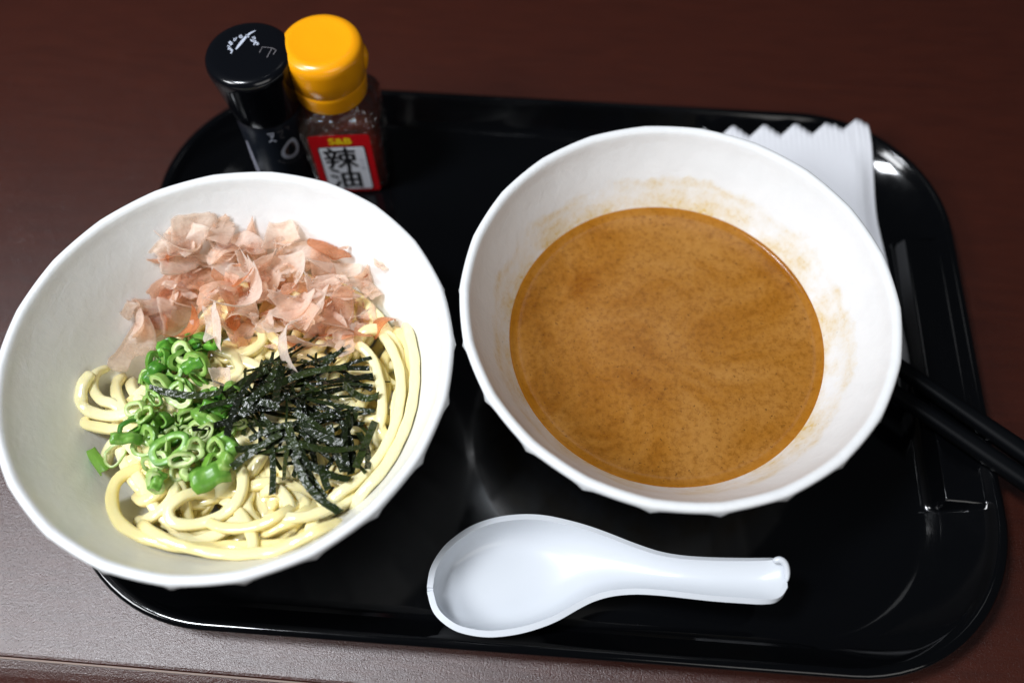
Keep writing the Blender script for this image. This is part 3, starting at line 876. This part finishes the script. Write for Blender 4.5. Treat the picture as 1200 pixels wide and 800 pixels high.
def in_poly(x, y):
    c = False; j = len(poly)-1
    for i in range(len(poly)):
        (xi, yi), (xj, yj) = poly[i], poly[j]
        if (yi > y) != (yj > y) and x < (xj-xi)*(y-yi)/(yj-yi)+xi: c = not c
        j = i
    return c
cnt = 0
while cnt < 215:
    x, y = random.uniform(130, 455), random.uniform(262, 428)
    if not in_poly(x, y) or (x < 265 and y > 392): continue
    if (x < 180 or y < 280) and random.random() < 0.35: continue
    cnt += 1
    big = cnt < 105
    L = random.choice((0.014, 0.018, 0.022, 0.026, 0.032))*random.uniform(0.85, 1.15) if big else random.uniform(0.003, 0.010)
    d = math.hypot((x-310)/150, (y-335)/75)
    h = 0.019*max(0, 1-d*d)*(cnt/105 if big else random.uniform(0.6, 1.15))
    bonito(at(x, y, 0.056+h), L, random.choice((random.uniform(1.2, 2.2), random.uniform(2.2, 4.2))), random.gauss(0.3, 1.0)+random.choice((0, 0, 3.14)), random.gauss(0.0, 0.5), random.uniform(-0.9, 1.4), 0.0, h=h, crumple=random.uniform(0.4, 1.1))
# flakes that stand out
for x, y, L, asp, az, tl in ((178, 372, 0.030, 1.5, 0.9, 0.3), (172, 362, 0.022, 1.7, 0.2, 0.6), (206, 300, 0.028, 1.4, 1.2, 0.4), (232, 325, 0.026, 1.3, -0.4, -0.3), (196, 335, 0.024, 1.6, 0.5, 0.5), (330, 275, 0.026, 1.5, 0.3, 0.4), (385, 290, 0.026, 1.6, -0.5, -0.4)):
    bonito(at(x, y, 0.064), L, asp, az, tl, random.uniform(-0.3, 0.9), 0.001, crumple=0.5, jag=0.05)
bonito(at(152, 400, 0.058), 0.034, 1.5, 0.75, 0.25, 0.35, 0.0, 'broad pale bonito flake sloping down at the left end of the heap', 0.35, 0.10)
bonito(at(258, 272, 0.075), 0.026, 1.7, 1.7, 0.3, 0.3, 0.003, 'pale translucent bonito flake sticking up at the far tip of the heap', 0.35, 0.10)
bonito(at(215, 278, 0.072), 0.026, 1.2, 0.4, 0.5, 0.5, 0.002, crumple=0.6)
bonito(at(405, 400, 0.062), 0.024, 2.2, -1.3, 0.2, 0.3, 0.002, 'narrow pink bonito flake hanging down over the noodles at the right', 0.4, 0.12)
bonito(at(360, 365, 0.068), 0.032, 1.4, -0.5, 0.5, 0.9, 0.0, crumple=0.5, jag=0.05, h=0.010)
bonito(at(300, 345, 0.068), 0.034, 1.6, 0.5, -0.3, 0.7, 0.0, crumple=0.5, jag=0.05, h=0.010)
bonito(at(445, 308, 0.060), 0.012, 2.4, -0.9, 0.6, 0.8, 0.001, 'small curled bonito shred stuck alone on the right bowl wall')
bonito(at(148, 366, 0.058), 0.014, 2.2, 1.3, 0.7, 1.4, 0.002, 'dark red bonito sliver curling at the left edge of the heap')
bonito(at(260, 440, 0.066), 0.015, 1.3, 0.3, 0.2, 1.2, 0.004, 'small pale crumpled bonito scrap sitting between green onion and seaweed', 1.2, 0.08)

# ------------------------------------------------------------------ spoon
def build_spoon():
    st = [((507.3, 688), (507.4, 691)), ((511, 667), (514, 713)), ((522, 648), (530, 728)), ((535, 635), (547, 735)), ((555, 621.5), (572, 738.5)), ((580, 612.5), (600, 736)), ((608, 608.5), (625, 730)),
          ((635, 609), (650, 720.5)), ((660, 613.5), (675, 706.5)), ((685, 620), (695, 697)), ((710, 628.5), (718, 691)), ((740, 640), (745, 689)), ((770, 649.5), (772, 690.5)), ((800, 654.5), (800, 693.5)),
          ((835, 656.5), (835, 697.5)), ((870, 657), (868, 700)), ((895, 656.5), (890, 701.5)), ((910, 655.5), (906, 701.5)), ((918, 657), (916, 698)), ((923, 664), (923, 688))]
    zr = [0.0215]*8 + [0.0218, 0.0225, 0.0235, 0.0252, 0.0272, 0.0292, 0.0312, 0.0330, 0.0345, 0.0352, 0.0350, 0.0345]
    dep = [0.0010, 0.0085, 0.0135, 0.0145, 0.0150, 0.0150, 0.0149, 0.0144, 0.0132, 0.0112, 0.0090, 0.0066, 0.0050, 0.0042, 0.0040, 0.0039, 0.0036, 0.0024, 0.0010, 0.0004]
    pw = [2.0, 7, 8, 8, 8, 8, 7, 5.0, 3.4, 2.8, 2.4, 2.2, 2, 2, 2, 2, 2, 2, 2, 2]
    nt = 41; th = 0.0027
    A = np.array([at(*a, z) for (a, b), z in zip(st, zr)]); B = np.array([at(*b, z) for (a, b), z in zip(st, zr)])
    D = np.array(dep); PW = np.array(pw)
    # resample along the length
    m = 64; u0 = np.arange(len(st)); u1 = np.linspace(0, len(st)-1, m)
    def rs(X):
        if X.ndim == 1: return catmull(np.column_stack([u0, X]), 1/3.4)[:, 1]
        return catmull(X, 1e9)
    def rs3(X):
        out = []
        P = [2*X[0]-X[1]]+list(X)+[2*X[-1]-X[-2]]
        for i in range(1, len(P)-2):
            p0, p1, p2, p3 = P[i-1:i+3]
            for k in range(4):
                t = k/4
                out.append(0.5*((2*p1)+(-p0+p2)*t+(2*p0-5*p1+4*p2-p3)*t*t+(-p0+3*p1-3*p2+p3)*t**3))
        out.append(P[-2]); return np.array(out)
    A, B = rs3(A), rs3(B); D = rs3(D[:, None])[:, 0]; PW = rs3(PW[:, None])[:, 0]
    m = len(A); top = np.zeros((m, nt, 3))
    for i in range(m):
        for j in range(nt):
            t = -math.cos(math.pi*j/(nt-1))
            p = A[i]*(1-t)/2+B[i]*(1+t)/2
            p = p.copy(); p[2] -= D[i]*(1-abs(t)**PW[i])
            top[i, j] = p
    # hooked tip
    ctr = top.mean(axis=(0, 1))
    V = (top.reshape(-1, 3)-ctr)
    Fc = grid_faces(nt, m)
    o = link('soup_spoon', V, Fc, M['spoon'], None, True, tuple(ctr))
    fl = o.data
    import bmesh
    bm = bmesh.new(); bm.from_mesh(fl); bmesh.ops.remove_doubles(bm, verts=bm.verts, dist=0.00004)
    bmesh.ops.recalc_face_normals(bm, faces=bm.faces)
    if sum(f.normal.z for f in bm.faces) < 0: bmesh.ops.reverse_faces(bm, faces=bm.faces)
    bm.to_mesh(fl); bm.free()
    fl.polygons.foreach_set('use_smooth', [True]*len(fl.polygons))
    so = o.modifiers.new('thickness', 'SOLIDIFY'); so.thickness = th; so.offset = -1.0; so.use_even_offset = False
    bv = o.modifiers.new('bevel', 'BEVEL'); bv.width = 0.0008; bv.segments = 3; bv.limit_method = 'ANGLE'; bv.angle_limit = math.radians(50)
    ss = o.modifiers.new('subdivision', 'SUBSURF'); ss.levels = 1; ss.render_levels = 1
    tag(o, 'white melamine soup spoon with flat oval bowl and grooved handle on the tray', 'spoon')
    # rolled lip across the end of the handle
    P = [at(x, y, z) for x, y, z in ((905, 657, 0.0368), (914, 655.5, 0.0378), (920, 660, 0.0375), (922.5, 670, 0.0362), (922, 682, 0.0350))]
    C = catmull([tuple(p) for p in P], 0.0008)
    n = len(C); V = []
    T = np.gradient(C, axis=0); T /= np.linalg.norm(T, axis=1)[:, None]
    for i in range(n):
        s = np.cross(T[i], (0, 0, 1.0)); s /= np.linalg.norm(s); u = np.cross(s, T[i])
        k = math.sqrt(max(0.02, 1-(2*(i/(n-1))-1)**4))*(1-0.35*i/(n-1))
        for q in range(10):
            a = 2*math.pi*q/10
            V.append(C[i]+0.0017*k*(math.cos(a)*s+math.sin(a)*u)-ctr)
    Fc = grid_faces(10, n, True); Fc.append(tuple(range(10))[::-1]); Fc.append(tuple(range((n-1)*10, n*10)))
    link('handle_lip', V, Fc, M['spoon'], o, True)
build_spoon()

# ------------------------------------------------------------------ chopsticks
def chopstick(p0, p1, back, fwd, label):
    d = (p1-p0).normalized(); a = p0-d*back; b = p1+d*fwd
    n = 26; V = []
    s = d.cross(Vector((0, 0, 1))).normalized(); u = s.cross(d)
    for i in range(n):
        t = i/(n-1); c = a.lerp(b, t); h = 0.0023+0.0017*min(1, t*1.5)
        if i == 0: h *= 0.75
        if i == n-1: h *= 0.8
        for q in range(12):
            al = 2*math.pi*(q+0.5)/12
            ca, sa = math.cos(al), math.sin(al); m = (abs(ca)**9+abs(sa)**9)**(-1/9)
            V.append(c+h*m*(ca*s+sa*u)-a)
    Fc = grid_faces(12, n, True); Fc.append(tuple(range(12))[::-1]); Fc.append(tuple(range((n-1)*12, n*12)))
    o = link('chopstick', V, Fc, M['stick'], None, True, a)
    tag(o, label, 'chopstick', 'pair of black chopsticks at the right of the tray')
chopstick(at(1100, 462, 0.0235), at(1200, 531, 0.0252), 0.085, 0.085, 'black chopstick at the right tray edge, the one nearer the white packet')
chopstick(at(1087, 486, 0.0235), at(1200, 562, 0.0252), 0.080, 0.090, 'black chopstick at the right tray edge, the one nearer the spoon')

# ------------------------------------------------------------------ white packet with a zigzag end
def build_packet():
    nu, nv = 121, 34
    TRc = Vector((0.1768, 0.1470)); ang = math.radians(6.2)
    ex = Vector((math.cos(ang), math.sin(ang))); ey = Vector((-math.sin(ang), math.cos(ang)))
    ey = Vector((-0.078, 0.997)).normalized()
    Wd, Ln = 0.094, 0.148; pitch = 0.0178; amp = 0.0074
    V = []
    for layer in (1, 0):
        for j in range(nv):
            t = (j/(nv-1))
            for i in range(nu):
                s = i/(nu-1)*Wd
                q = (s-0.0058) % pitch/pitch
                tri = 1-abs(2*q-1)
                tri = tri*tri*(3-2*tri)*0.15+tri*0.85
                end = Ln-amp*(tri) + (0.0022 if s < 0.02 else 0)
                y = t*end
                p = TRc - ex*s - ey*(Ln-y)
                # height: on the rim at the far end, sagging to the tray floor nearer the bowl
                yl = p.y
                k = min(1, max(0, (yl-0.085)/0.058)); k = k*k*(3-2*k)
                z = 0.0066+(0.0222-0.0066)*k
                edge = min(1, min(s, Wd-s)/0.010)*min(1, max(0, (Ln-0.013-y)/0.02))*min(1, y/0.01)
                e2 = edge*edge*(3-2*edge)
                z += layer*(0.0003+0.0026*e2)
                z += 0.00022*math.sin(s*2094)*max(0, 1-(Ln-y)/0.022)             # crimped seal
                z += 0.0005*math.sin(s*140+y*60)*e2
                if 0.0085 < s < 0.0105: z -= 0.00015*layer                        # fold near the right side
                V.append((p.x, p.y, z))
    Fc = grid_faces(nu, nv, flip=False)
    N = nu*nv
    Fc = [tuple(f[::-1]) for f in Fc]
    Fb = [tuple(N+q for q in f[::-1]) for f in Fc]
    Fc = Fc+Fb
    ring = [i for i in range(nu)]+[j*nu+nu-1 for j in range(1, nv)]+[(nv-1)*nu+i for i in range(nu-2, -1, -1)]+[j*nu for j in range(nv-2, 0, -1)]
    for a, b in zip(ring, ring[1:]+ring[:1]): Fc.append((a, b, N+b, N+a))
    o = link('paper_packet', V, Fc, M['paper'], None, True, (TX, TY, 0.0004))
    o.rotation_euler = (0, 0, TH)
    tag(o, 'flat white wrapper packet with zigzag end, leaning on the tray rim behind the soup bowl', 'packet')
build_packet()

# ------------------------------------------------------------------ lettering
FONT_CACHE = {}
def text_mesh(body, size, bold=0.0, align='CENTER'):
    cu = bpy.data.curves.new('lettering', 'FONT'); cu.body = body; cu.size = size
    cu.align_x = align; cu.align_y = 'CENTER'; cu.offset = bold; cu.extrude = 0.0; cu.resolution_u = 3
    o = bpy.data.objects.new('lettering', cu); COL.objects.link(o)
    bpy.context.view_layer.update()
    dg = bpy.context.evaluated_depsgraph_get()
    me = bpy.data.meshes.new_from_object(o.evaluated_get(dg))
    V = [tuple(v.co) for v in me.vertices]; Fc = [tuple(p.vertices) for p in me.polygons]
    bpy.data.objects.remove(o); bpy.data.curves.remove(cu); bpy.data.meshes.remove(me)
    return V, Fc
def ribbon(pts, wd):
    """a flat pen stroke in its plane: vertices (x, y) and faces"""
    V, Fc = [], []
    P = [Vector(p) for p in pts]
    for i, p in enumerate(P):
        d = (P[min(i+1, len(P)-1)]-P[max(i-1, 0)]).normalized(); s = Vector((-d.y, d.x))
        V += [p+s*wd/2, p-s*wd/2]
    for i in range(len(P)-1): Fc.append((2*i, 2*i+1, 2*i+3, 2*i+2))
    return V, Fc
def merge(items):
    V, Fc = [], []
    for v, f in items:
        o = len(V); V += list(v); Fc += [tuple(o+q for q in g) for g in f]
    return V, Fc

# ------------------------------------------------------------------ pepper bottle
def build_pepper():
    b = at(290, 60, 0.100); base = Vector((b.x, b.y, FLOOR+0.0004))
    root = empty('pepper_bottle', base)
    H = 0.0955
    prof = [(0.0150, 0.0), (0.0162, 0.0006), (0.0168, 0.002), (0.0170, 0.006), (0.0170, 0.052), (0.0168, 0.056), (0.0160, 0.060), (0.0150, 0.0615)]
    V, Fc = lathe(prof, 72); link('body', V, Fc, M['blacklabel'], root)
    prof = [(0.0150, 0.0600), (0.0174, 0.0602), (0.0178, 0.0612), (0.0186, 0.0690), (0.0200, 0.0800), (0.0212, 0.0885), (0.0214, 0.0905), (0.0211, 0.0925), (0.0203, 0.0940), (0.0190, 0.0948), (0.0165, 0.0951), (0.0100, 0.0953), (0.0030, 0.0953)]
    V, Fc = lathe(prof, 72); cap = link('cap', V, Fc, M['blackcap'], root)
    # white print on the cap, traced strokes
    zt = base.z+0.0956
    def cp(u, v):
        p = at(235+u/10, 20+v/10, zt); return (p.x-base.x, p.y-base.y)
    strokes = [[(352, 428), (372, 398), (345, 386)], [(318, 378), (352, 372), (374, 392)], [(312, 336), (346, 346), (320, 362), (356, 366)], [(330, 292), (350, 320), (372, 306), (340, 284)], [(350, 330), (372, 314)],
               [(388, 282), (404, 262), (424, 240)], [(386, 252), (402, 262), (412, 276)], [(484, 214), (458, 218), (456, 238), (482, 244), (490, 228), (474, 228)],
               [(534, 206), (548, 228), (566, 238)], [(586, 262), (602, 284)], [(600, 244), (628, 232), (642, 252), (608, 264)], [(606, 288), (644, 276), (650, 294), (622, 300)], [(622, 330), (634, 306), (668, 300), (678, 322)], [(652, 318), (668, 326)]]
    items = [ribbon([cp(*q) for q in s], 0.00062) for s in strokes]
    sw = [(414, 378), (446, 336), (486, 286), (530, 232), (580, 190), (644, 158)]
    W = [0.0007, 0.0013, 0.0016, 0.0012, 0.0011, 0.0004]
    P = [Vector(cp(*q)) for q in sw]; V = []; Fc = []
    for i, p in enumerate(P):
        d = (P[min(i+1, 5)]-P[max(i-1, 0)]).normalized(); s = Vector((-d.y, d.x)); V += [p+s*W[i]/2, p-s*W[i]/2]
    for i in range(5): Fc.append((2*i, 2*i+1, 2*i+3, 2*i+2))
    items.append((V, Fc))
    V, Fc = merge(items)
    link('emblem', [(x, y, 0.0955) for x, y in V], Fc, M['silver'], cap, False)
    items = [ribbon([cp(*q) for q in s], 0.00035) for s in ([(690, 416), (724, 350), (838, 362), (886, 390)], [(838, 362), (776, 474)], [(886, 390), (850, 440)])]
    V, Fc = merge(items)
    link('mark', [(x, y, 0.0955) for x, y in V], Fc, M['dimsilver'], cap, False)
    # print on the round side: (angle, height) -> surface
    def side(a, z, r=0.01705): return (r*math.cos(a), r*math.sin(a), z)
    face = -math.pi/2+0.40
    def wrap(V2): return [side(face+x/0.01705, z) for x, z in V2]
    # white-edged drop with peppercorn brown inside
    def drop(s, cx, cz, n=28):
        out = []
        for i in range(n):
            t = 2*math.pi*i/n
            x = s*0.0043*math.sin(t)*(1-0.28*math.cos(t)); z = s*0.0062*math.cos(t)
            c_, s_ = math.cos(-0.35), math.sin(-0.35)
            out.append((cx+c_*x-s_*z, cz+s_*x+c_*z))
        return out
    cx, cz = 0.0040, 0.0405
    o1, i1 = drop(1.15, cx, cz), drop(0.74, cx, cz); n = len(o1)
    link('drop_outline', wrap(o1+i1), [(i, (i+1) % n, n+(i+1) % n, n+i) for i in range(n)], M['silver'], root, False)
    link('drop_window', wrap(i1), [tuple(range(n))], M['pepper'], root, False)
    glyphs = [[(-0.0052, 0.0500), (-0.0018, 0.0500), (-0.0026, 0.0480), (-0.0038, 0.0466)], [(-0.0036, 0.0492), (-0.0036, 0.0478)], [(-0.0054, 0.0440), (-0.0040, 0.0454), (-0.0018, 0.0438)]]
    V, Fc = merge([ribbon(g, 0.00085) for g in glyphs])
    V = [(x, z+0.0055) for x, z in V]
    link('lettering', wrap(V), Fc, M['silver'], root, False)
    glyphs = [[(0.0000, 0.0554), (0.0030, 0.0554), (0.0022, 0.0534), (0.0008, 0.0522)], [(0.0008, 0.0510), (0.0030, 0.0502)], [(0.0046, 0.0560), (0.0066, 0.0560), (0.0060, 0.0540)]]
    for k in range(11):
        a = -2.5+k*0.17; x, z = cx+0.0100*math.cos(a), cz+0.0090*math.sin(a)-0.001
        glyphs.append([(x-0.0004, z-0.0004), (x+0.0004, z+0.0003), (x+0.0002, z-0.0006)])
    V, Fc = merge([ribbon(g, 0.00042) for g in glyphs])
    link('lettering', wrap(V), Fc, M['dimsilver'], root, False)
    # pale strip down the left of the bottle side
    P = []
    for j in range(13):
        t = j/12; z = 0.044-0.041*t
        w_ = 0.0012+0.0030*min(1, t*2.2)
        P += [side(face-1.20-w_/0.017, z, 0.01712), side(face-1.20, z, 0.01712)]
    link('pale_strip', P, [(2*i, 2*i+2, 2*i+3, 2*i+1) for i in range(12)], M['palestrip'], root)
    tag(root, 'black capped round pepper bottle with a drop shaped window on its label', 'bottle', 'seasoning bottles at the back of the tray')
build_pepper()

# ------------------------------------------------------------------ chilli oil bottle
def build_chilli():
    b = at(374.5, 47, 0.100); base = Vector((b.x, b.y, FLOOR+0.0004))
    root = empty('chili_oil_bottle', base, math.radians(3))
    secs = [(0.0165, 0.006, 0.0), (0.0181, 0.0058, 0.0008), (0.0189, 0.0056, 0.003), (0.0190, 0.0055, 0.049), (0.0188, 0.0056, 0.0515), (0.0180, 0.0066, 0.0545), (0.0166, 0.0085, 0.0575), (0.0150, 0.0105, 0.060), (0.0140, 0.0118, 0.0615), (0.0140, 0.0125, 0.070)]
    V = []; n = None
    for h, R, z in secs:
        P = rrect(h, h, R, 6); n = len(P); V += [(x*(1.12 if z < 0.058 else 1.0), y, z) for x, y in P]
    Fc = grid_faces(n, len(secs), True); Fc.append(tuple(range(n))[::-1]); Fc.append(tuple(range((len(secs)-1)*n, len(secs)*n)))
    g = link('glass_body', V, Fc, M['glass'], root)
    secs = [(0.0155, 0.005, 0.0022), (0.0170, 0.0048, 0.004), (0.0171, 0.0048, 0.030), (0.0170, 0.0048, 0.0400)]
    V = []
    for h, R, z in secs:
        P = rrect(h, h, R, 6); n = len(P); V += [(x*1.13, y, z) for x, y in P]
    Fc = grid_faces(n, len(secs), True); Fc.append(tuple(range(n))[::-1]); Fc.append(tuple(range((len(secs)-1)*n, len(secs)*n)))
    link('chili_oil', V, Fc, M['oil'], root)
    prof = [(0.0150, 0.0620), (0.0176, 0.0621), (0.0181, 0.0627), (0.0185, 0.0640), (0.0191, 0.0715), (0.01925, 0.0738), (0.01905, 0.0741), (0.01905, 0.0744), (0.0194, 0.0748),
            (0.0198, 0.0830), (0.0203, 0.0885), (0.0202, 0.0908), (0.0196, 0.0928), (0.0184, 0.0942), (0.0160, 0.0951), (0.0148, 0.0952), (0.0135, 0.0949), (0.0060, 0.0947)]
    V, Fc = lathe(prof, 80); cap = link('cap', V, Fc, M['orange'], root)
    for sx, az in ((1, 0.10), (-1, 3.35)):
        V = []
        for z, w_, d in ((0.0740, 0.0030, 0.0198), (0.0780, 0.0042, 0.0210), (0.0830, 0.0046, 0.0219), (0.0865, 0.0042, 0.0216), (0.0885, 0.0032, 0.0204)):
            for a, q in ((-w_, 0.0180), (-w_*0.8, d-0.0008), (0, d), (w_*0.8, d-0.0008), (w_, 0.0180)): V.append((q, a, z))
        Fc = grid_faces(5, 5, flip=False); Fc.append((0, 1, 2, 3, 4)[::-1]); Fc.append((20, 21, 22, 23, 24))
        t = link('tab', V, Fc, M['orange'], cap); t.rotation_euler = (0, 0, az)
    # red label panel on the front face, slightly wrapped round its edges
    y0 = -0.01915
    def panel(name, x0, x1, z0, z1, y, mat, r=0.0012, parent=root):
        P = []
        for cx, cz, a0 in ((x1-r, z1-r, 0), (x0+r, z1-r, 90), (x0+r, z0+r, 180), (x1-r, z0+r, 270)):
            for k in range(5):
                a = math.radians(a0+90*k/4); P.append((cx+r*math.cos(a), cz+r*math.sin(a)))
        n = len(P)
        V = [(x, y, z) for x, z in P]+[(x, y+0.00012, z) for x, z in P]
        Fc = [tuple(range(n)), tuple(range(n, 2*n))[::-1]]+[(i, n+i, n+(i+1) % n, (i+1) % n) for i in range(n)]
        Fc = [f[::-1] for f in Fc]
        return link(name, V, Fc, mat, parent, False)
    lab = panel('label', -0.0160, 0.0160, 0.0015, 0.0485, y0, M['red'], 0.0016)
    panel('label_frame', -0.0126, 0.0126, 0.0030, 0.0398, y0-0.0001, M['ink'], 0.0014, lab)
    panel('label_panel', -0.0119, 0.0119, 0.0037, 0.0391, y0-0.0002, M['white'], 0.0012, lab)
    def put(body, size, cx, cz, mat, bold, sx=1.0, name='lettering', y=y0-0.00033):
        V0, F0 = text_mesh(body, size, 0.0); V, Fc = [], []
        for q, (dx, dy) in enumerate(((0, 0), (bold, 0), (-bold, 0), (0, bold), (0, -bold)) if bold else ((0, 0),)):
            o = len(V); V += [(v[0]+dx, v[1]+dy, q*0.000012) for v in V0]; Fc += [tuple(o+i for i in f) for f in F0]
        xs = [v[0] for v in V]; ys = [v[1] for v in V]
        mx, my = (min(xs)+max(xs))/2, (min(ys)+max(ys))/2
        link(name, [(cx+(v[0]-mx)*sx, y-v[2], cz+(v[1]-my)) for v in V], Fc, mat, lab, False)
    put('S&B', 0.0066, 0.0003, 0.0442, M['yellow'], 0.00028, 1.12, 'brand_lettering', y0-0.0002)
    put('辣', 0.0182, -0.0015, 0.0305, M['ink'], 0.00032, 1.0)
    put('油', 0.0182, -0.0015, 0.0135, M['ink'], 0.00032, 1.0)
    for k, c in enumerate('らーゆ'): put(c, 0.0030, 0.0094, 0.0285-0.0034*k, M['blueink'], 0.0)
    for ch in list(root.children):
        if ch is not cap: ch.location.x += 0.0013
    tag(root, 'small glass chilli oil bottle with orange cap and red label', 'bottle', 'seasoning bottles at the back of the tray')
build_chilli()
